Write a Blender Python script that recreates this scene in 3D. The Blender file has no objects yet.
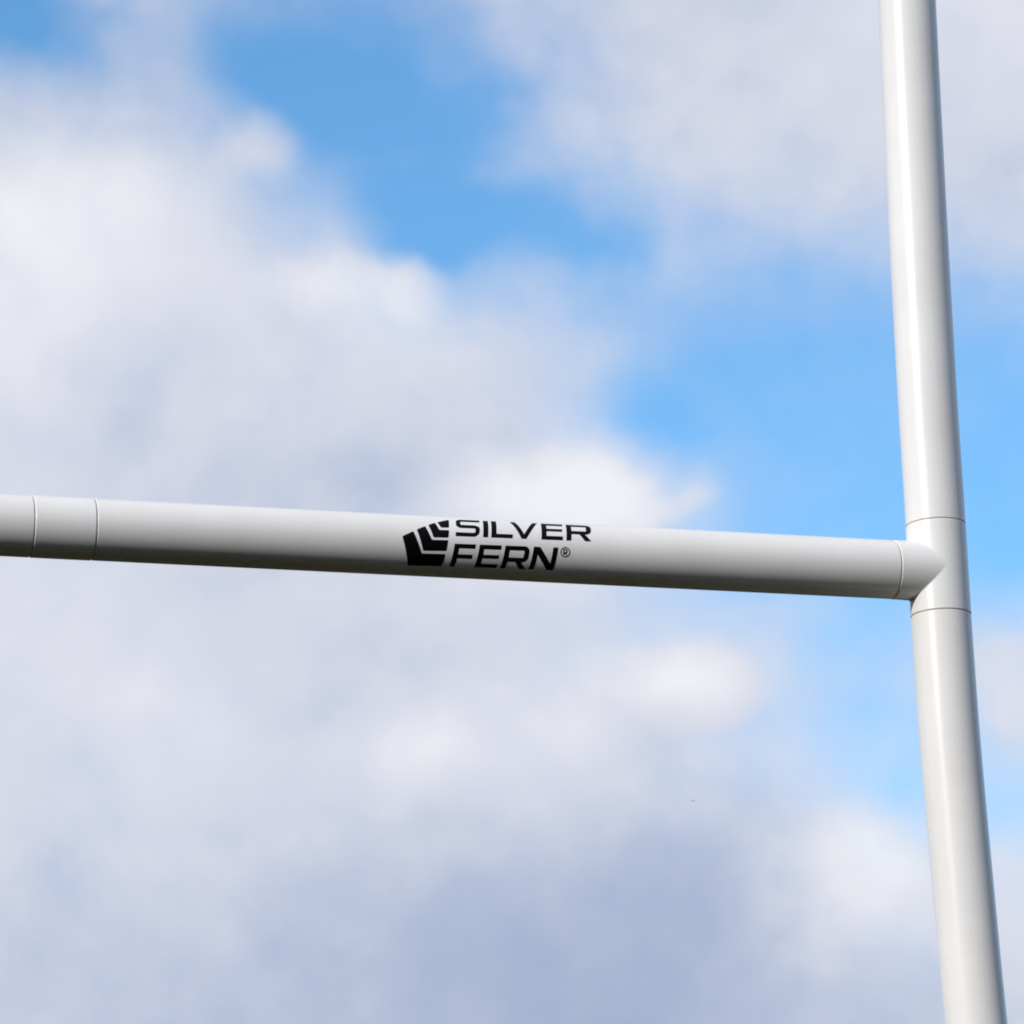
import bpy, bmesh, math, random
from math import sin, cos, pi, radians as rad
from mathutils import Vector, Matrix
from mathutils.geometry import tessellate_polygon

S = bpy.context.scene
COL = S.collection
random.seed(4)

H = 3.0            # height of the crossbar axis above the turf
RB = 0.0511         # crossbar pipe radius
RU = 0.0523       # upright pipe radius
HALF = 1.535       # tee axis to coupling centre

# ------------------------------------------------------------------ materials
def mat(name):
    m = bpy.data.materials.new(name); m.use_nodes = True
    nt = m.node_tree; nt.nodes.clear()
    out = nt.nodes.new('ShaderNodeOutputMaterial')
    b = nt.nodes.new('ShaderNodeBsdfPrincipled')
    nt.links.new(b.outputs[0], out.inputs[0])
    return m, nt, b

def N(nt, typ, **kw):
    n = nt.nodes.new(typ)
    for k, v in kw.items():
        if k.startswith('i_'):
            n.inputs[int(k[2:])].default_value = v
        else:
            setattr(n, k, v)
    return n

def pvc(name, axis, base=(0.80, 0.785, 0.765)):
    """glossy white pipe plastic with faint drawn-out extrusion streaks and specks of dirt"""
    m, nt, b = mat(name)
    L = nt.links.new
    tc = N(nt, 'ShaderNodeTexCoord')
    mp = N(nt, 'ShaderNodeMapping')
    mp.inputs['Scale'].default_value = {'X': (1.2, 60, 60), 'Z': (60, 60, 1.2), 'F': (14, 14, 14)}[axis]
    L(tc.outputs['Object'], mp.inputs[0])
    st = N(nt, 'ShaderNodeTexNoise'); st.inputs['Scale'].default_value = 1.0; st.inputs['Detail'].default_value = 3
    L(mp.outputs[0], st.inputs['Vector'])
    # broad soiling
    so = N(nt, 'ShaderNodeTexNoise'); so.inputs['Scale'].default_value = 9; so.inputs['Detail'].default_value = 5
    L(tc.outputs['Object'], so.inputs['Vector'])
    r1 = N(nt, 'ShaderNodeMapRange'); r1.inputs[1].default_value = .3; r1.inputs[2].default_value = .75
    r1.inputs[3].default_value = 0; r1.inputs[4].default_value = .11
    L(so.outputs[0], r1.inputs[0])
    # fine specks
    sp = N(nt, 'ShaderNodeTexNoise'); sp.inputs['Scale'].default_value = 150; sp.inputs['Detail'].default_value = 2
    L(tc.outputs['Object'], sp.inputs['Vector'])
    r2 = N(nt, 'ShaderNodeMapRange'); r2.inputs[1].default_value = .71; r2.inputs[2].default_value = .78
    r2.inputs[3].default_value = 0; r2.inputs[4].default_value = .22
    L(sp.outputs[0], r2.inputs[0])
    ad = N(nt, 'ShaderNodeMath', operation='ADD', use_clamp=True)
    L(r1.outputs[0], ad.inputs[0]); L(r2.outputs[0], ad.inputs[1])
    mx = N(nt, 'ShaderNodeMix', data_type='RGBA')
    mx.inputs[6].default_value = (*base, 1); mx.inputs[7].default_value = (.38, .35, .29, 1)
    L(ad.outputs[0], mx.inputs[0]); L(mx.outputs[2], b.inputs['Base Color'])
    rr = N(nt, 'ShaderNodeMapRange'); rr.inputs[1].default_value = .25; rr.inputs[2].default_value = .75
    rr.inputs[3].default_value = .21; rr.inputs[4].default_value = .31
    L(st.outputs[0], rr.inputs[0]); L(rr.outputs[0], b.inputs['Roughness'])
    bp = N(nt, 'ShaderNodeBump'); bp.inputs['Strength'].default_value = .05; bp.inputs['Distance'].default_value = .0004
    L(st.outputs[0], bp.inputs['Height']); L(bp.outputs[0], b.inputs['Normal'])
    b.inputs['IOR'].default_value = 1.46
    return m

M_BAR = pvc('white_pipe_plastic_bar', 'X')
M_UP = pvc('white_pipe_plastic_upright', 'Z')
M_FIT = pvc('white_fitting_plastic', 'F', (0.81, 0.80, 0.78))

m, nt, b = mat('joint_sealant')
n = N(nt, 'ShaderNodeTexNoise'); n.inputs['Scale'].default_value = 60
r = N(nt, 'ShaderNodeValToRGB'); r.color_ramp.elements[0].color = (.26, .18, .10, 1); r.color_ramp.elements[1].color = (.58, .47, .34, 1)
nt.links.new(n.outputs[0], r.inputs[0]); nt.links.new(r.outputs[0], b.inputs['Base Color']); b.inputs['Roughness'].default_value = .7
M_SEAL = m

m, nt, b = mat('black_vinyl')
n = N(nt, 'ShaderNodeTexNoise'); n.inputs['Scale'].default_value = 40
r = N(nt, 'ShaderNodeValToRGB'); r.color_ramp.elements[0].color = (.0015, .0015, .002, 1); r.color_ramp.elements[1].color = (.003, .003, .0035, 1)
nt.links.new(n.outputs[0], r.inputs[0]); nt.links.new(r.outputs[0], b.inputs['Base Color']); b.inputs['Roughness'].default_value = .5
b.inputs['Specular IOR Level'].default_value = .08
M_BLACK = m

m, nt, b = mat('turf')
tc = N(nt, 'ShaderNodeTexCoord')
n1 = N(nt, 'ShaderNodeTexNoise'); n1.inputs['Scale'].default_value = .35; n1.inputs['Detail'].default_value = 8
n2 = N(nt, 'ShaderNodeTexNoise'); n2.inputs['Scale'].default_value = 60; n2.inputs['Detail'].default_value = 6
nt.links.new(tc.outputs['Object'], n1.inputs['Vector']); nt.links.new(tc.outputs['Object'], n2.inputs['Vector'])
ad = N(nt, 'ShaderNodeMath', operation='ADD'); nt.links.new(n1.outputs[0], ad.inputs[0]); nt.links.new(n2.outputs[0], ad.inputs[1])
hf = N(nt, 'ShaderNodeMath', operation='MULTIPLY'); hf.inputs[1].default_value = .5; nt.links.new(ad.outputs[0], hf.inputs[0])
r = N(nt, 'ShaderNodeValToRGB')
r.color_ramp.elements[0].position = .35; r.color_ramp.elements[0].color = (.013, .0115, .0025, 1)
r.color_ramp.elements[1].position = .68; r.color_ramp.elements[1].color = (.036, .031, .0075, 1)
nt.links.new(hf.outputs[0], r.inputs[0]); nt.links.new(r.outputs[0], b.inputs['Base Color'])
b.inputs['Roughness'].default_value = .9; b.inputs['Specular IOR Level'].default_value = .1
bp = N(nt, 'ShaderNodeBump'); bp.inputs['Distance'].default_value = .03; nt.links.new(n2.outputs[0], bp.inputs['Height']); nt.links.new(bp.outputs[0], b.inputs['Normal'])
M_TURF = m

m, nt, b = mat('feathers')
n = N(nt, 'ShaderNodeTexNoise'); n.inputs['Scale'].default_value = 30
r = N(nt, 'ShaderNodeValToRGB'); r.color_ramp.elements[0].color = (.015, .015, .02, 1); r.color_ramp.elements[1].color = (.05, .05, .06, 1)
nt.links.new(n.outputs[0], r.inputs[0]); nt.links.new(r.outputs[0], b.inputs['Base Color']); b.inputs['Roughness'].default_value = .7
M_BIRD = m

# ------------------------------------------------------------------ mesh helpers
def link(name, bm, material, parent=None, smooth=True):
    me = bpy.data.meshes.new(name); bm.normal_update(); bm.to_mesh(me); bm.free()
    if smooth:
        for p in me.polygons: p.use_smooth = True
        me.set_sharp_from_angle(angle=rad(28))
    ms = material if isinstance(material, (list, tuple)) else [material]
    for q in ms: me.materials.append(q)
    o = bpy.data.objects.new(name, me); COL.objects.link(o)
    if parent: o.parent = parent
    return o

def sweep(bm, stations, frame, seg=256, mat_of=None):
    """stations: (t, radius); frame(t) -> centre, u, v.  Joins successive rings."""
    prev = None
    for i, (t, r) in enumerate(stations):
        c, u, v = frame(t)
        ring = [bm.verts.new(c + r * (cos(2*pi*k/seg) * u + sin(2*pi*k/seg) * v)) for k in range(seg)]
        if prev:
            for k in range(seg):
                f = bm.faces.new((prev[k], prev[(k+1) % seg], ring[(k+1) % seg], ring[k]))
                if mat_of: f.material_index = mat_of(i)
        prev = ring

def bar_frame(t):
    return Vector((t, 0, H)), Vector((0, 1, 0)), Vector((0, 0, 1))

# the upright is a springy plastic tube: measured sideways sag away from its straight axis
BEND = [(-3.0, .150), (-1.6, .066), (-.79, .0205), (-.51, .0095), (-.30, .0030), (-.147, .0006), (-.08, 0.0), (.08, 0.0),
        (.149, -.0001), (.315, -.0012), (.69, .0004), (1.08, .0041), (1.5, .0095), (3.2, .045)]
def bend(z):
    for k in range(len(BEND) - 1):
        z0, x0 = BEND[k]; z1, x1 = BEND[k+1]
        if z <= z1 or k == len(BEND) - 2:
            # Catmull-Rom through the table
            zm, xm = BEND[max(k-1, 0)]; zp, xp = BEND[min(k+2, len(BEND)-1)]
            d = z1 - z0
            m0 = (x1 - xm) / (z1 - zm) * d if z1 != zm else 0
            m1 = (xp - x0) / (zp - z0) * d
            s = min(max((z - z0) / d, 0), 1)
            return (2*s**3-3*s**2+1)*x0 + (s**3-2*s**2+s)*m0 + (-2*s**3+3*s**2)*x1 + (s**3-s**2)*m1

def up_frame(t):
    c = Vector((bend(t), 0, t + H))
    e = Vector((bend(t + .002) - bend(t - .002), 0, .004)).normalized()
    v = Vector((0, 1, 0)); u = v.cross(e)
    return c, u, v

def tube_profile(t0, t1, r, step, wall=.004, ch=.0012):
    """pipe section from t0 to t1 with softened, closed-off ends"""
    n = max(2, int(abs(t1 - t0) / step)); s = 1 if t1 > t0 else -1
    st = [(t0, r - wall), (t0, r - ch), (t0 + s*ch*.35, r - ch*.35), (t0 + s*ch, r)]
    a, bb = t0 + s*ch, t1 - s*ch
    st += [(a + (bb - a) * k / n, r) for k in range(1, n)]
    st += [(bb, r), (t1 - s*ch*.35, r - ch*.35), (t1, r - ch), (t1, r - wall)]
    return st

# ------------------------------------------------------------------ the goal
goal = bpy.data.objects.new('goal_post', None); COL.objects.link(goal)
goal.empty_display_size = .3
goal['label'] = 'white plastic rugby goal with black logo lettering on its crossbar and a tall upright'
goal['category'] = 'goal post'
GAP = .0007      # half of the open groove at each socket

def bar_piece(name, a, b, m=M_BAR, parent=goal, r=RB, ch=.0012):
    bm = bmesh.new(); sweep(bm, tube_profile(a, b, r, .05, ch=ch), bar_frame)
    return link(name, bm, m, parent)
def up_piece(name, a, b, parent=goal, r=RU):
    bm = bmesh.new(); sweep(bm, tube_profile(a, b, r, .03, ch=.0008), up_frame)
    return link(name, bm, M_UP, parent)
def seal(axis_frame, t, r, parent=goal, name='joint_seal'):
    bm = bmesh.new(); sweep(bm, [(t - .004, r - .0014), (t + .004, r - .0014)], axis_frame, 128)
    return link(name, bm, M_SEAL, parent)

XS, XC0, XC1 = -.0866, -1.4862, -1.5886
crossbar = bar_piece('crossbar_pipe', XC0 + GAP, XS - GAP)
coupling = bar_piece('coupling', XC1 + GAP, XC0 - GAP, M_FIT, ch=.0016, r=RB + .0003)
bar_piece('crossbar_pipe', -2*HALF - XS + GAP, XC1 - GAP)
for x in (XS, XC0, XC1, -2*HALF - XS): seal(bar_frame, x, RB)

ZT, ZB = .0836, -.0799
def tee(parent, name='tee_joint', mirror=1):
    bm = bmesh.new()
    sweep(bm, tube_profile(ZB + GAP, ZT - GAP, RU + .0003, .02, ch=.0013), lambda t: (Vector((0, 0, t + H)), Vector((1, 0, 0)), Vector((0, 1, 0))))
    # side socket: runs from its mouth to the saddle line where it meets the upright tube, with a small moulded fillet
    seg = 256; rs = RB + .0003; ru = RU + .0003; rj = ru * .9915
    rows = []
    def circ(k, r): return r*cos(2*pi*k/seg), r*sin(2*pi*k/seg)
    for (x, r) in ((XS + GAP, rs - .004), (XS + GAP, rs - .0014), (XS + GAP + .0005, rs - .0005), (XS + GAP + .0014, rs)):
        rows.append([Vector((x, *circ(k, r))) for k in range(seg)])
    FIL = .0022
    for frac in (.03, .25, .5, .75, .92):
        row = []
        for k in range(seg):
            r = rs + (rj - rs)*frac
            y, z = circ(k, r)
            xe = -math.sqrt(max(ru*ru - y*y, 0)) - FIL*abs(z)/rj
            row.append(Vector((XS + .0023 + (xe - XS - .0023)*frac, y, z)))
        rows.append(row)
    for j in range(0, 7):              # fillet, blends the socket into the tube
        w = j/6
        row = []
        for k in range(seg):
            y, z = circ(k, rj)
            f = FIL*abs(z)/rj + .0002
            out = 1 + (f/rj)*(1 - math.sqrt(max(1 - w*w, 0)))
            yy, zz = y*out, z*out
            yy = max(-ru, min(ru, yy))
            xs = -math.sqrt(max(ru*ru - yy*yy, 0))
            row.append(Vector((xs - f*(1 - w) if j < 6 else xs + .0008, yy, zz)))
        rows.append(row)
    vs = [[bm.verts.new(p + Vector((0, 0, H))) for p in row] for row in rows]
    for i in range(len(vs) - 1):
        for k in range(seg):
            bm.faces.new((vs[i][k], vs[i+1][k], vs[i+1][(k+1) % seg], vs[i][(k+1) % seg]))
    bmesh.ops.recalc_face_normals(bm, faces=bm.faces)
    return link(name, bm, M_FIT, parent)
tee_o = tee(goal)
upper = up_piece('upper_upright', ZT + GAP, 3.15)
lower = up_piece('lower_upright', -H - .05, ZB - GAP)
seals = [seal(up_frame, z, RU) for z in (ZT, ZB)]
bm = bmesh.new(); sweep(bm, [(3.148, .001), (3.148, RU), (3.175, RU + .001), (3.182, RU - .006), (3.184, .001)], up_frame, 96)
cap = link('end_cap', bm, M_FIT, goal)
bm = bmesh.new(); sweep(bm, [(-3.05, RU + .001), (-3.05, RU + .012), (-2.72, RU + .012), (-2.715, RU + .001)], up_frame, 96)
sleeve = link('ground_sleeve', bm, M_UP, goal)
# the far end of the goal mirrors this one
for o in [tee_o, upper, lower, cap, sleeve] + seals:
    c = o.copy(); COL.objects.link(c); c.parent = goal
    c.rotation_euler = (0, 0, pi); c.location = (-2*HALF, 0, 0)

# ------------------------------------------------------------------ logo: flat artwork in millimetres (along the pipe, round the pipe)
SL, ROT = .13, .012
def wrap_art(name, shapes, parent, r=RB + .00018):
    """shapes: list of loops lists [outer, hole...] in sheet mm; laid round the pipe as thin vinyl"""
    bm = bmesh.new()
    for loops in shapes:
        pts = [[Vector((x, y, 0)) for x, y in lp] for lp in loops]
        flat = [p for lp in pts for p in lp]
        vs = [bm.verts.new(p) for p in flat]
        for t in tessellate_polygon(pts):
            try: bm.faces.new([vs[i] for i in t])
            except ValueError: pass
    y = -60
    while y < 60:
        bmesh.ops.bisect_plane(bm, geom=bm.verts[:] + bm.edges[:] + bm.faces[:], plane_co=(0, y, 0), plane_no=(0, 1, 0))
        y += 2
    for v in bm.verts:
        a = v.co.y / (RB * 1000)
        v.co = Vector((v.co.x / 1000, -r * cos(a), H + r * sin(a)))
    bmesh.ops.recalc_face_normals(bm, faces=bm.faces)
    for f in bm.faces:
        c = f.calc_center_median()
        if f.normal.dot(Vector((0, c.y, c.z - H))) < 0: f.normal_flip()
    return link(name, bm, M_BLACK, parent)

def arc(cx, cy, rx, ry, a0, a1, n=10):
    return [(cx + rx*cos(rad(a0 + (a1-a0)*k/n)), cy + ry*sin(rad(a0 + (a1-a0)*k/n))) for k in range(n+1)]
def rounded(poly, rr, n=4):
    out = []
    L = len(poly)
    for i in range(L):
        p = Vector(poly[i]); a = Vector(poly[i-1]) - p; c = Vector(poly[(i+1) % L]) - p
        d = min(rr, a.length*.4, c.length*.4)
        s, e = p + a.normalized()*d, p + c.normalized()*d
        for k in range(n+1):
            t = k/n
            q = (1-t)**2*s + 2*t*(1-t)*p + t*t*e
            out.append((q.x, q.y))
    return out

TH, ST, HT = 7.6, 8.9, 40.6      # bar thickness, stem thickness, cap height
def g_S(w):
    m0, m1 = (HT-TH)/2, (HT+TH)/2
    R = 11; ri = R - TH
    o = [(0, 0)] + arc(w-R, R+.3, R, R+.3, -90, 0) + arc(w-R, m1-R+3, R, R-3, 0, 90)
    o += arc(R-1, m1+ri-1.4, ri-1.2, ri-1.4, 270, 180, 6) + arc(R-1, HT-TH-ri+1.8, ri-1.2, ri-1.8, 180, 90, 6)
    o += [(w, HT-TH), (w, HT)] + arc(R-1, HT-R+1.5, R-1, R-1.5, 90, 180) + arc(R-1, m0+R-3, R-1, R-3, 180, 270)
    o += arc(w-R, m0-ri+2.2, ri, ri-2.2, 90, 0, 6) + arc(w-R, TH+ri-1.2, ri, ri-1.2, 0, -90, 6) + [(0, TH)]
    return [o]
def g_I(w): return [[(0, 0), (ST, 0), (ST, HT), (0, HT)]]
def g_L(w): return [[(0, 0), (w, 0), (w, TH), (ST, TH), (ST, HT), (0, HT)]]
def g_E(w):
    m0, m1 = (HT-6.4)/2 + .3, (HT+6.4)/2 + .3
    return [[(0, 0), (w, 0), (w, TH), (ST, TH), (ST, m0), (w-1.2, m0), (w-1.2, m1), (ST, m1), (ST, HT-TH), (w, HT-TH), (w, HT), (0, HT)]]
def g_F(w):
    m0, m1 = 15.9, 23.0
    return [[(0, 0), (ST, 0), (ST, m0), (w-2.4, m0), (w-2.4, m1), (ST, m1), (ST, HT-TH), (w, HT-TH), (w, HT), (0, HT)]]
def g_V(w):
    return [[(w/2-4.3, 0), (w/2+4.3, 0), (w, HT), (w-8.8, HT), (w/2, 9), (8.8, HT), (0, HT)]]
def g_R(w):
    b = 13.2; R = 10
    o = [(0, 0), (ST, 0), (ST, b), (w-21, b), (w-10.5, 0), (w+.5, 0), (w-11, b+.2)]
    o += arc(w-R, b+R-.5, R, R-.5, -85, 0) + arc(w-R, HT-R, R, R, 0, 90) + [(0, HT)]
    hole = [(ST, b+TH), (w-R, b+TH)] + arc(w-R, b+TH+3, R-ST, 3, -90, 0, 6)[1:] + arc(w-R, HT-TH-3, R-ST, 3, 0, 90, 6) + [(ST, HT-TH)]
    return [o, hole]
def g_N(w):
    return [[(0, 0), (ST, 0), (ST, 27.5), (w-11.2, 0), (w, 0), (w, HT), (w-ST, HT), (w-ST, 12.5), (11.2, HT), (0, HT)]]

def place(loops, x0, y0, sc=1.0, sl=SL):
    return [[(x0 + sc*(x + sl*y), y0 + sc*y + ROT*sc*x) for x, y in lp] for lp in loops]
BX = -882.5
def base(x, y): return y + ROT*(x - BX)
art = []
for g, x, w in ((g_S, -882.3, 41.5), (g_I, -834.8, 7), (g_L, -820.6, 37.5), (g_V, -788.0, 49.0), (g_E, -733.0, 37.5), (g_R, -689.2, 43.5)):
    art.append(place(g(w), x, base(x, 5.1)))
for g, x, w in ((g_F, -889.2, 36.8), (g_E, -845.8, 38.2), (g_R, -801.2, 43.5), (g_N, -751.8, 43.0)):
    art.append(place(g(w), x, base(x, -48.4)))
cx, cy = -691.2, -13.0
art.append([arc(cx, cy, 8.7, 8.7, 0, 360, 48)[:-1], arc(cx, cy, 6.9, 6.9, 0, 360, 48)[:-1]])
art.append(place(g_R(30), cx - 3.7, cy - 5.1, .255, 0))
wrap_art('lettering', art, crossbar)
emb = [[(-974.2, .3), (-954.9, 10.5), (-939.7, -27.2), (-898.6, -26.2), (-902.0, -49.0), (-959.4, -51.3)],
       [(-948.8, 14.0), (-933.5, 21.8), (-923.4, -3.3), (-894.9, -2.6), (-897.6, -20.9), (-937.6, -22.3)],
       [(-927.7, 24.8), (-915.2, 31.3), (-909.6, 15.4), (-892.6, 15.9), (-894.6, 1.6), (-920.4, .9)],
       [(-911.1, 32.8), (-889.2, 42.8), (-892.2, 20.9), (-906.3, 20.4)]]
wrap_art('emblem', [[rounded(e, 2.0)] for e in emb], crossbar)

# ------------------------------------------------------------------ turf
bm = bmesh.new()
c = bm.verts.new((0, 0, 0)); prev = None
for rr_ in (4, 20, 100, 500, 3000):
    ring = [bm.verts.new((rr_*cos(2*pi*k/64), rr_*sin(2*pi*k/64), 0)) for k in range(64)]
    for k in range(64):
        if prev is None: bm.faces.new((c, ring[k], ring[(k+1) % 64]))
        else: bm.faces.new((prev[k], ring[k], ring[(k+1) % 64], prev[(k+1) % 64]))
    prev = ring
g = link('ground', bm, M_TURF); g['kind'] = 'structure'; g['label'] = 'dark green sports turf'

# ------------------------------------------------------------------ added dark woods out of view, blocking low sky from the bar's underside
bm = bmesh.new(); bmesh.ops.create_icosphere(bm, subdivisions=3, radius=1); bm.verts.index_update()
unit_v = [tuple(v.co) for v in bm.verts]; unit_f = [[v.index for v in f.verts] for f in bm.faces]; bm.free()
pts, tris = [], []
rnd = random.Random(8)
for ring_r, n in ((62, 150), (70, 150), (80, 150)):
    for k in range(n):
        a = 2*pi*(k + rnd.random()*.8)/n + ring_r
        rr_ = ring_r + rnd.uniform(-3, 3)
        x, y = rr_*sin(a), rr_*cos(a)
        front = cos(a - .28)                       # 1 in the direction the camera looks
        h = rnd.uniform(6.5, 8.5) if front > .55 else rnd.uniform(17, 22)  # taller outside the view, to cut off low sky
        w = rnd.uniform(2.2, 3.6)
        base = len(pts)
        for p in unit_v:
            j = 1 + rnd.uniform(-.22, .22)
            pts.append((x + p[0]*w*j, y + p[1]*w*j, h*.5 + p[2]*h*.5 + rnd.uniform(-.5, .4)))
        tris += [tuple(base + i for i in f) for f in unit_f]
me = bpy.data.meshes.new('added_woods'); me.from_pydata(pts, [], tris)
m, nt, b = mat('added_tree_foliage')
n = N(nt, 'ShaderNodeTexNoise'); n.inputs['Scale'].default_value = 1.2; n.inputs['Detail'].default_value = 8
tc = N(nt, 'ShaderNodeTexCoord'); nt.links.new(tc.outputs['Object'], n.inputs['Vector'])
r = N(nt, 'ShaderNodeValToRGB'); r.color_ramp.elements[0].position = .3; r.color_ramp.elements[0].color = (.012, .016, .004, 1); r.color_ramp.elements[1].position = .7; r.color_ramp.elements[1].color = (.05, .06, .016, 1)
nt.links.new(n.outputs[0], r.inputs[0]); nt.links.new(r.outputs[0], b.inputs['Base Color']); b.inputs['Roughness'].default_value = .9; b.inputs['Specular IOR Level'].default_value = .1
me.materials.append(m); wo = bpy.data.objects.new('added_woods', me); COL.objects.link(wo); wo['kind'] = 'stuff'; wo['label'] = 'dark unseen woods added round the playing field to block low sky'; wo['category'] = 'added_woods'

# ------------------------------------------------------------------ camera
CX, CY, CZ, YAW, PIT, ROL, F = -2.54573, -6.25692, -1.85631, .276737, .287667, -.0276099, 4000.0
fw = Vector((sin(YAW)*cos(PIT), cos(YAW)*cos(PIT), sin(PIT)))
rt = Vector((cos(YAW), -sin(YAW), 0)); up = rt.cross(fw)
r2 = cos(ROL)*rt + sin(ROL)*up; u2 = -sin(ROL)*rt + cos(ROL)*up
cd = bpy.data.cameras.new('camera'); cam = bpy.data.objects.new('camera', cd); COL.objects.link(cam)
Mx = Matrix((r2, u2, -fw)).transposed().to_4x4(); Mx.translation = Vector((CX, CY, CZ + H)); cam.matrix_world = Mx
cd.sensor_width = 36; cd.lens = 36 * F / 1024; cd.clip_end = 6000; cd.clip_start = .1
S.camera = cam

# ------------------------------------------------------------------ a bird far off
def bird(loc, heading):
    bm = bmesh.new()
    st = [(-.17, .004), (-.15, .012), (-.08, .026), (0, .036), (.06, .033), (.10, .022), (.125, .024), (.15, .016), (.175, .004)]
    sweep(bm, st, lambda t: (Vector((t, 0, .03*t)), Vector((0, 1, 0)), Vector((0, 0, .9))), 16)
    for s in (-1, 1):
        sec = [(.03, .02, .07, .010), (.12, .045, .075, .008), (.22, .05, .06, .006), (.33, -.02, .035, .003), (.37, -.06, .008, .001)]
        rows = []
        for (y, x, ch, th) in sec:
            z = .02 + .28*y - .35*y*y*1.6
            rows.append([bm.verts.new((x+ch, s*y, z)), bm.verts.new((x, s*y, z+th)), bm.verts.new((x-ch, s*y, z)), bm.verts.new((x, s*y, z-th))])
        for a, b2 in zip(rows, rows[1:]):
            for k in range(4): bm.faces.new((a[k], a[(k+1) % 4], b2[(k+1) % 4], b2[k]))
    vs = [bm.verts.new(p) for p in ((-.12, .012, 0), (-.12, -.012, 0), (-.25, -.04, -.006), (-.25, .04, -.006), (-.12, .012, .008), (-.12, -.012, .008), (-.25, -.04, 0), (-.25, .04, 0))]
    for f in ((0, 1, 2, 3), (7, 6, 5, 4), (0, 3, 7, 4), (1, 5, 6, 2), (3, 2, 6, 7)): bm.faces.new([vs[i] for i in f])
    bmesh.ops.recalc_face_normals(bm, faces=bm.faces)
    o = link('bird', bm, M_BIRD); o.location = loc; o.rotation_euler = (rad(14), 0, heading)
    o['label'] = 'tiny dark bird far away in the sky below the crossbar'; o['category'] = 'bird'
bird(Vector((126.88, 383.21, 90.39)), 1.2)

# ------------------------------------------------------------------ sun and sky
SUN_EL, SUN_DIR = rad(23.5), (-0.853, -0.515)
sx, sy = Vector(SUN_DIR).normalized()
sd = Vector((sx*cos(SUN_EL), sy*cos(SUN_EL), sin(SUN_EL)))
ld = bpy.data.lights.new('sun', 'SUN'); ld.energy = 3.35; ld.angle = rad(.53); ld.color = (1, .935, .86)
lo = bpy.data.objects.new('sun', ld); COL.objects.link(lo); lo.rotation_euler = sd.to_track_quat('Z', 'Y').to_euler(); lo.location = (-20, -10, 30)

W = bpy.data.worlds.new('World'); S.world = W; W.use_nodes = True
nt = W.node_tree; nt.nodes.clear(); L = nt.links.new
out = N(nt, 'ShaderNodeOutputWorld'); bg = N(nt, 'ShaderNodeBackground'); bg.inputs[1].default_value = .15; L(bg.outputs[0], out.inputs[0])
sky = N(nt, 'ShaderNodeTexSky', sky_type='NISHITA', sun_disc=False, sun_elevation=SUN_EL, sun_rotation=math.atan2(sx, sy))
sky.air_density = 1.0; sky.dust_density = .3; sky.ozone_density = 3.0
tint = N(nt, 'ShaderNodeMix', data_type='RGBA', blend_type='MULTIPLY'); tint.inputs[0].default_value = 1; tint.inputs[7].default_value = (.78,1.18,1.32, 1)
L(sky.outputs[0], tint.inputs[6])
def math1(op, a, b2=None, clamp=False):
    n = N(nt, 'ShaderNodeMath', operation=op, use_clamp=clamp)
    for i, v in enumerate((a, b2)):
        if v is None: continue
        if isinstance(v, (int, float)): n.inputs[i].default_value = v
        else: L(v, n.inputs[i])
    return n.outputs[0]
def maprange(v, a, b2, c, d, smooth=True):
    n = N(nt, 'ShaderNodeMapRange'); n.interpolation_type = 'SMOOTHSTEP' if smooth else 'LINEAR'
    for i, q in enumerate((a, b2, c, d)): n.inputs[1+i].default_value = q
    L(v, n.inputs[0]); return n.outputs[0]
tc = N(nt, 'ShaderNodeTexCoord'); sp = N(nt, 'ShaderNodeSeparateXYZ'); L(tc.outputs['Generated'], sp.inputs[0])
az = math1('MULTIPLY', math1('ARCTAN2', sp.outputs[0], sp.outputs[1]), 180/pi)
el = math1('MULTIPLY', math1('ARCSINE', sp.outputs[2]), 180/pi)
cb = N(nt, 'ShaderNodeCombineXYZ'); L(az, cb.inputs[0]); L(el, cb.inputs[1])
def vnoise(scale, detail, amp, seed):
    # swirl of the cloud edges (3-D noise over the sky direction, about scale cells per radian)
    n = N(nt, 'ShaderNodeTexNoise'); n.inputs['Scale'].default_value = scale; n.inputs['Detail'].default_value = detail; n.inputs['Roughness'].default_value = .5
    mp = N(nt, 'ShaderNodeMapping'); mp.inputs[1].default_value = (seed, seed*1.7, seed*.6); L(tc.outputs['Generated'], mp.inputs[0]); L(mp.outputs[0], n.inputs['Vector'])
    s = N(nt, 'ShaderNodeVectorMath', operation='SUBTRACT'); s.inputs[1].default_value = (.5, .5, .5); L(n.outputs['Color'], s.inputs[0])
    k = N(nt, 'ShaderNodeVectorMath', operation='MULTIPLY'); k.inputs[1].default_value = (amp, amp, 0); L(s.outputs[0], k.inputs[0])
    return k.outputs[0], n.outputs[0]
def vadd(a, b2):
    n = N(nt, 'ShaderNodeVectorMath', operation='ADD'); L(a, n.inputs[0]); L(b2, n.inputs[1]); return n.outputs[0]
w1, f1 = vnoise(28, 3, 0.75, 3.1)
w2, f2 = vnoise(66, 2, 0.4, 7.7)
pos = vadd(vadd(cb.outputs[0], w1), w2)
w3, f3 = vnoise(9, 5, 0, 1.3)
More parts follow.
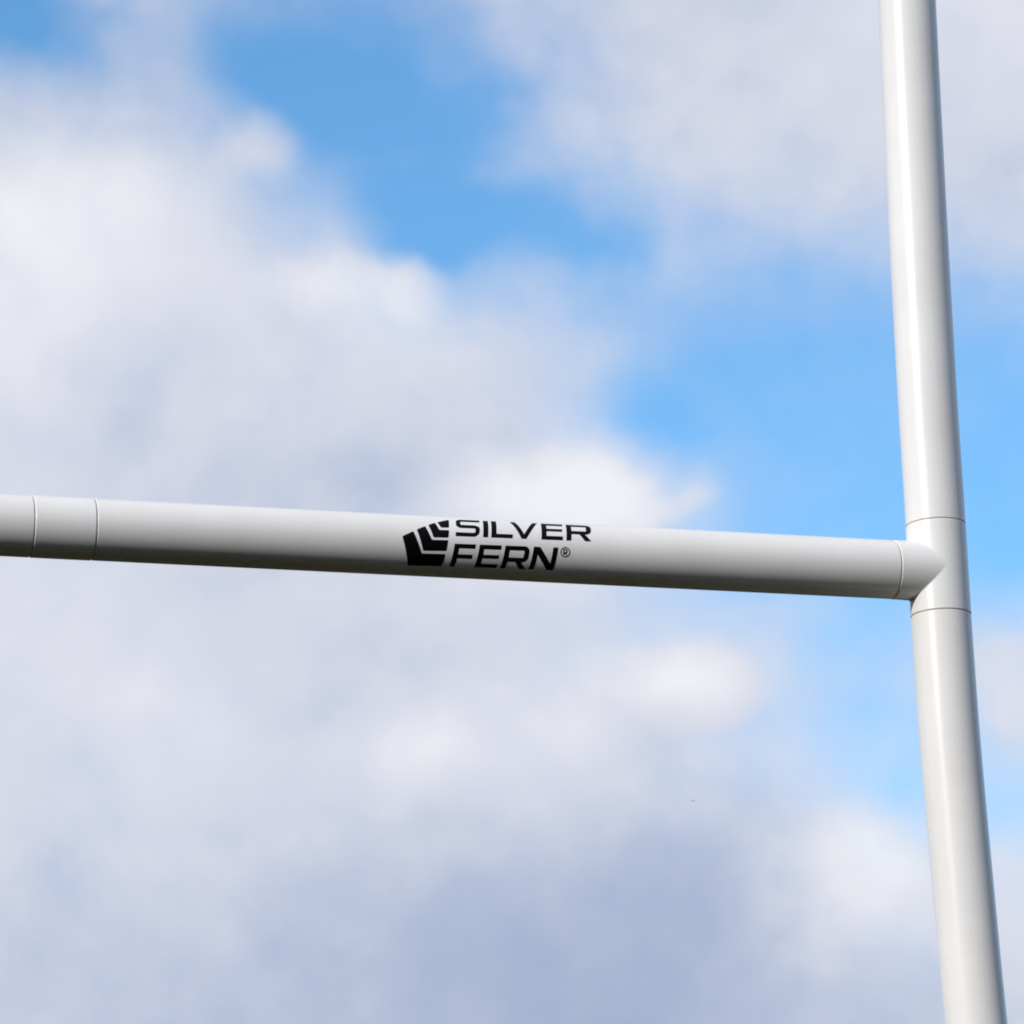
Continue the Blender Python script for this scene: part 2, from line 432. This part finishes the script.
def blobs(table, start):
    acc = start; p = pos
    for i, (a, e, ra, re, rot, amp, hard) in enumerate(table):
        if i % 15 == 0:                # evaluate the banks in batches (keeps the shader's stack small)
            ma = N(nt, 'ShaderNodeVectorMath', operation='MULTIPLY_ADD'); ma.inputs[1].default_value = (1e-7,)*3
            if isinstance(acc, (int, float)): ma.inputs[0].default_value = (acc,)*3
            else: L(acc, ma.inputs[0])
            L(pos, ma.inputs[2]); p = ma.outputs[0]
        mp = N(nt, 'ShaderNodeMapping', vector_type='TEXTURE')
        mp.inputs[1].default_value = (a, e, 0); mp.inputs[2].default_value = (0, 0, rad(rot)); mp.inputs[3].default_value = (ra, re, 1)
        L(p, mp.inputs[0])
        ln = N(nt, 'ShaderNodeVectorMath', operation='LENGTH'); L(mp.outputs[0], ln.inputs[0])
        acc = math1('ADD', acc, maprange(ln.outputs['Value'], hard, 1, amp, 0))
    return acc
# cloud banks and gaps of this part of the sky: azimuth, elevation, half sizes, tilt (degrees), weight, edge softness
COVER = [
    (8.40, 23.63, 2.61, 1.50, -179, -1.04, 0.0),
    (10.12, 23.21, 0.94, 1.29, -22, -0.14, 0.0),
    (11.24, 23.71, 1.63, 1.95, -107, -0.50, 0.0),
    (13.23, 23.48, 3.14, 2.85, -20, -1.01, 0.0),
    (12.57, 21.42, 2.23, 2.82, -54, -0.68, 0.0),
    (14.67, 20.87, 3.02, 2.32, -95, -0.80, 0.0),
    (16.07, 22.53, 3.19, 5.11, -180, -0.59, 0.0),
    (17.54, 20.69, 2.56, 1.46, -177, -0.50, 0.0),
    (19.26, 18.74, 5.40, 2.45, -13, -1.03, 0.0),
    (19.87, 17.05, 3.94, 2.28, -3, -0.64, 0.0),
    (17.26, 17.67, 2.93, 1.32, -12, -0.37, 0.0),
    (20.47, 20.32, 2.95, 1.92, -16, -0.37, 0.0),
    (23.89, 17.47, 3.72, 4.96, -140, -1.19, 0.0),
    (20.69, 15.97, 5.21, 2.38, -6, -0.75, 0.0),
    (18.57, 15.08, 4.06, 1.33, -8, -0.25, 0.0),
    (21.24, 13.05, 4.79, 1.69, -88, -0.26, 0.0),
    (21.95, 12.32, 4.81, 1.83, -36, -0.42, 0.0),
    (23.79, 12.22, 2.74, 1.13, -174, -0.34, 0.0),
    (11.58, 20.93, 3.93, 1.00, -99, 0.18, 0.0),
    (13.78, 19.03, 0.91, 2.45, -167, 0.00, 0.0),
    (16.67, 18.52, 2.11, 1.15, -165, 0.18, 0.0),
    (17.89, 17.02, 2.28, 0.89, -171, 0.22, 0.0),
    (20.79, 17.22, 5.25, 1.66, -177, 0.29, 0.0),
    (22.29, 14.37, 2.14, 2.92, -68, -0.28, 0.0),
    (17.23, 14.38, 2.77, 1.19, -158, -0.16, 0.0),
    (19.37, 13.11, 2.56, 2.15, -173, -0.33, 0.0),
    (20.42, 11.82, 1.80, 1.06, -160, -0.13, 0.0),
    (9.40, 22.40, 5.50, 1.36, -179, -0.36, 0.0),
    (13.49, 19.92, 1.30, 0.69, -10, 0.20, 0.1),
    (14.37, 19.66, 0.91, 0.60, -25, 0.30, 0.1),
    (16.58, 16.63, 1.79, 0.89, -8, 0.40, 0.2),
    (16.11, 16.82, 0.93, 0.54, 15, 0.20, 0.1),
    (17.40, 16.68, 0.93, 0.57, -20, 0.30, 0.1),
    (18.22, 16.46, 0.97, 0.34, 20, 0.25, 0.0),
    (18.60, 16.74, 0.45, 0.46, -30, 0.20, 0.0),
    (11.99, 21.81, 0.89, 0.64, 15, 0.25, 0.1),
    (12.39, 21.50, 0.49, 0.52, 0, 0.20, 0.0),
    (18.41, 13.92, 1.48, 0.95, 20, 0.15, 0.1),
    (18.83, 14.15, 0.71, 0.66, 0, 0.15, 0.1),
    (17.88, 13.66, 0.88, 0.72, 0, 0.10, 0.0),
    (14.73, 20.76, 1.84, 0.93, -15, -0.35, 0.1),
    (13.39, 22.62, 1.86, 1.15, -10, -0.25, 0.0),
    (17.16, 20.26, 1.37, 0.57, -5, -0.30, 0.0),
    (19.63, 17.95, 2.71, 1.29, -10, -0.15, 0.0),
    (8.40, 23.65, 0.94, 0.72, 0, -0.40, 0.0),
    (18.18, 17.51, 1.13, 0.72, 0, -0.25, 0.0),
    (9.24, 23.17, 0.93, 0.43, -20, -0.25, 0.0),
    (14.29, 21.69, 0.46, 0.36, 0, 0.12, 0.0),
    (15.28, 21.38, 0.69, 0.29, 20, 0.12, 0.0),
    (20.79, 14.46, 1.48, 0.72, 0, -0.15, 0.0),
    (21.40, 12.30, 0.88, 0.57, 0, -0.12, 0.0),
    (11.93, 22.91, 1.17, 0.93, -20, -0.40, 0.0),
    (12.76, 22.13, 0.93, 0.86, 0, -0.15, 0.0),
    (15.62, 22.44, 1.08, 1.07, 0, -0.30, 0.0),
    (14.49, 20.26, 1.07, 0.49, -12, -0.25, 0.0),
    (16.26, 20.72, 1.15, 0.72, -10, -0.25, 0.0),
    (12.27, 21.71, 0.69, 0.60, 0, 0.20, 0.2),
    (14.03, 20.01, 0.84, 0.40, -8, 0.20, 0.1),
    (23.05, 15.48, 0.89, 0.86, 0, -0.20, 0.0),
    (22.75, 14.22, 0.89, 0.64, 0, 0.25, 0.1),
    (17.66, 13.74, 2.21, 1.00, 10, 0.15, 0.0),
    (15.68, 16.59, 1.20, 0.64, 10, 0.10, 0.0),
    (19.93, 17.94, 4.22, 1.72, -5, 0.12, 0.0),
    (9.62, 23.64, 1.02, 0.46, -10, -0.22, 0.0),
    (18.67, 16.56, 1.05, 0.64, 10, 0.12, 0.0),
    (18.55, 13.87, 1.25, 0.83, 5, 0.25, 0.4),
    (17.90, 14.18, 0.74, 0.57, 0, 0.15, 0.3),
    (14.49, 13.25, 1.25, 0.64, 15, 0.10, 0.2),
    (17.83, 18.02, 0.90, 1.00, 0, -0.18, 0.0),
    (20.91, 11.33, 1.61, 1.00, -20, 0.15, 0.3),
]
SHADE = [
    (8.84, 20.37, 3.61, 2.49, -160, 0.39, 0.0),
    (13.84, 19.53, 2.52, 1.46, -173, 0.20, 0.0),
    (11.93, 16.65, 5.34, 1.92, -9, -0.15, 0.0),
    (15.15, 17.55, 3.44, 1.13, -169, -0.14, 0.0),
    (16.99, 16.74, 3.02, 1.72, -3, 0.38, 0.0),
    (18.43, 14.08, 1.85, 0.86, -1, 0.14, 0.0),
    (15.96, 13.57, 4.35, 1.42, -167, 0.15, 0.0),
    (10.92, 11.61, 3.26, 3.58, -12, 0.36, 0.0),
    (18.75, 11.02, 1.85, 1.72, -90, -0.07, 0.0),
    (18.57, 9.43, 5.29, 4.08, 0, -0.86, 0.0),
    (11.85, 10.27, 5.40, 4.76, -172, -0.67, 0.0),
    (19.24, 9.42, 3.80, 3.57, -162, 0.52, 0.0),
    (8.82, 22.77, 5.48, 4.05, -148, -0.18, 0.0),
    (14.83, 24.79, 5.49, 5.11, -71, -0.13, 0.0),
    (10.56, 13.46, 1.69, 4.24, -136, 0.09, 0.0),
    (14.40, 14.15, 4.28, 1.09, -17, -0.11, 0.0),
    (21.97, 22.94, 4.82, 3.91, -145, 0.36, 0.0),
    (21.43, 22.55, 5.51, 4.10, -34, -0.34, 0.0),
    (23.26, 13.91, 2.88, 1.83, -146, 0.12, 0.0),
    (11.16, 9.63, 2.62, 3.31, -96, 0.19, 0.0),
    (13.18, 11.40, 2.21, 4.78, -12, 0.21, 0.0),
    (15.59, 15.67, 1.62, 1.09, -170, 0.12, 0.0),
    (21.34, 10.96, 3.71, 2.05, -1, 0.18, 0.0),
    (8.56, 18.00, 1.33, 2.23, -176, 0.08, 0.0),
    (16.58, 16.63, 1.64, 0.86, -8, 0.20, 0.0),
    (17.18, 16.76, 0.90, 0.57, -15, 0.10, 0.0),
    (14.25, 19.69, 1.14, 0.72, -20, 0.12, 0.0),
    (18.41, 13.99, 1.25, 0.93, 15, 0.06, 0.0),
    (18.83, 14.15, 0.59, 0.57, 0, 0.05, 0.0),
    (14.63, 13.03, 1.18, 0.72, 20, 0.12, 0.0),
    (11.04, 13.59, 1.47, 0.86, -30, 0.10, 0.0),
    (13.19, 19.85, 1.07, 0.64, 0, 0.08, 0.0),
    (13.56, 14.70, 1.33, 0.72, -20, -0.08, 0.0),
    (17.64, 13.16, 1.18, 0.57, -30, -0.08, 0.0),
    (11.81, 18.01, 0.42, 0.37, 0, 0.08, 0.0),
    (16.01, 17.51, 0.90, 0.57, 0, -0.10, 0.0),
    (17.52, 13.81, 2.21, 1.00, 10, 0.08, 0.0),
    (21.05, 11.18, 1.61, 1.22, 0, 0.22, 0.0),
    (9.56, 20.92, 2.61, 1.43, 0, 0.12, 0.0),
    (15.53, 16.59, 1.35, 0.64, 0, 0.12, 0.0),
    (17.19, 17.04, 0.90, 0.57, 0, -0.08, 0.0),
    (15.28, 12.81, 1.76, 0.72, 0, 0.06, 0.0),
    (18.52, 13.85, 1.18, 0.79, 5, 0.08, 0.3),
    (16.37, 10.07, 3.78, 1.86, 0, 0.06, 0.0),
    (20.83, 11.26, 1.31, 0.86, -20, 0.10, 0.3),
    (14.41, 13.32, 1.10, 0.57, 15, 0.10, 0.3),
    (16.47, 13.27, 1.03, 0.64, -10, 0.10, 0.2),
    (12.66, 13.57, 0.88, 0.57, 0, -0.06, 0.1),
    (13.18, 19.57, 1.37, 0.72, -10, 0.08, 0.2),
    (9.11, 19.57, 1.22, 0.86, 0, 0.06, 0.1),
]
# away from this part of the sky clouds follow the noise, plus cover added overhead to brighten the bar
dv = N(nt, 'ShaderNodeMapping', vector_type='TEXTURE'); dv.inputs[1].default_value = (15.9, 16.5, 0); dv.inputs[3].default_value = (22, 20, 1); L(cb.outputs[0], dv.inputs[0])
dl = N(nt, 'ShaderNodeVectorMath', operation='LENGTH'); L(dv.outputs[0], dl.inputs[0])
local = maprange(dl.outputs['Value'], .5, 1, 1, 0)
free = maprange(f3, .44, .64, -.15,1.0)
free = math1('ADD', free, maprange(sp.outputs[2], .35, .8, 0, .6))  # extra overhead cloud, added to light the bar's upper half
start = math1('ADD', free, math1('MULTIPLY', local, math1('SUBTRACT', 1.1, free)))
detail = math1('MULTIPLY', math1('SUBTRACT', f1, .5), 0.5)
detail2 = math1('MULTIPLY', math1('SUBTRACT', f2, .5), 0.26)
cover = math1('ADD', math1('ADD', blobs(COVER, start), detail), detail2)
alpha = maprange(cover, -.28,1.14, 0, 1)
shade = math1('ADD', math1('ADD', blobs(SHADE, math1('ADD', maprange(sp.outputs[2], .4, .8, .55, .95), math1('MULTIPLY', alpha, 1e-7))), math1('MULTIPLY', math1('SUBTRACT', f1, .5), 0.3)), math1('MULTIPLY', math1('SUBTRACT', f2, .5), 0.22))  # overhead cloud made whiter, to light the bar's top
rp = N(nt, 'ShaderNodeValToRGB'); L(shade, rp.inputs[0])
els = rp.color_ramp.elements
def lin(c): return tuple(((v/255)/12.92 if v/255 <= .04045 else (((v/255)+.055)/1.055)**2.4) for v in c)
for i, (p, c) in enumerate([(0.0, (158, 173, 203)), (0.25, (182, 193, 217)), (0.5, (211, 216, 231)), (0.75, (226, 228, 238)), (1.0, (239, 241, 247))]):
    e = els[i] if i < 2 else els.new(p)
    e.position = p; e.color = (*lin(c), 1)
sc10 = N(nt, 'ShaderNodeVectorMath', operation='SCALE'); sc10.inputs['Scale'].default_value = 1/.15; L(rp.outputs[0], sc10.inputs[0])
mx = N(nt, 'ShaderNodeMix', data_type='RGBA'); L(alpha, mx.inputs[0]); L(tint.outputs[2], mx.inputs[6]); L(sc10.outputs[0], mx.inputs[7])
L(mx.outputs[2], bg.inputs[0])

# ------------------------------------------------------------------ render settings
S.render.engine = 'CYCLES'
S.cycles.filter_width = 1.9
S.cycles.max_bounces = 5; S.cycles.diffuse_bounces = 3
W.cycles.sampling_method = 'NONE'      # a soft sky without a sun disc needs no light sampling of its own
S.render.resolution_x = S.render.resolution_y = 1024
S.view_settings.view_transform = 'Standard'; S.view_settings.look = 'None'
S.view_settings.exposure = 0; S.view_settings.gamma = 1
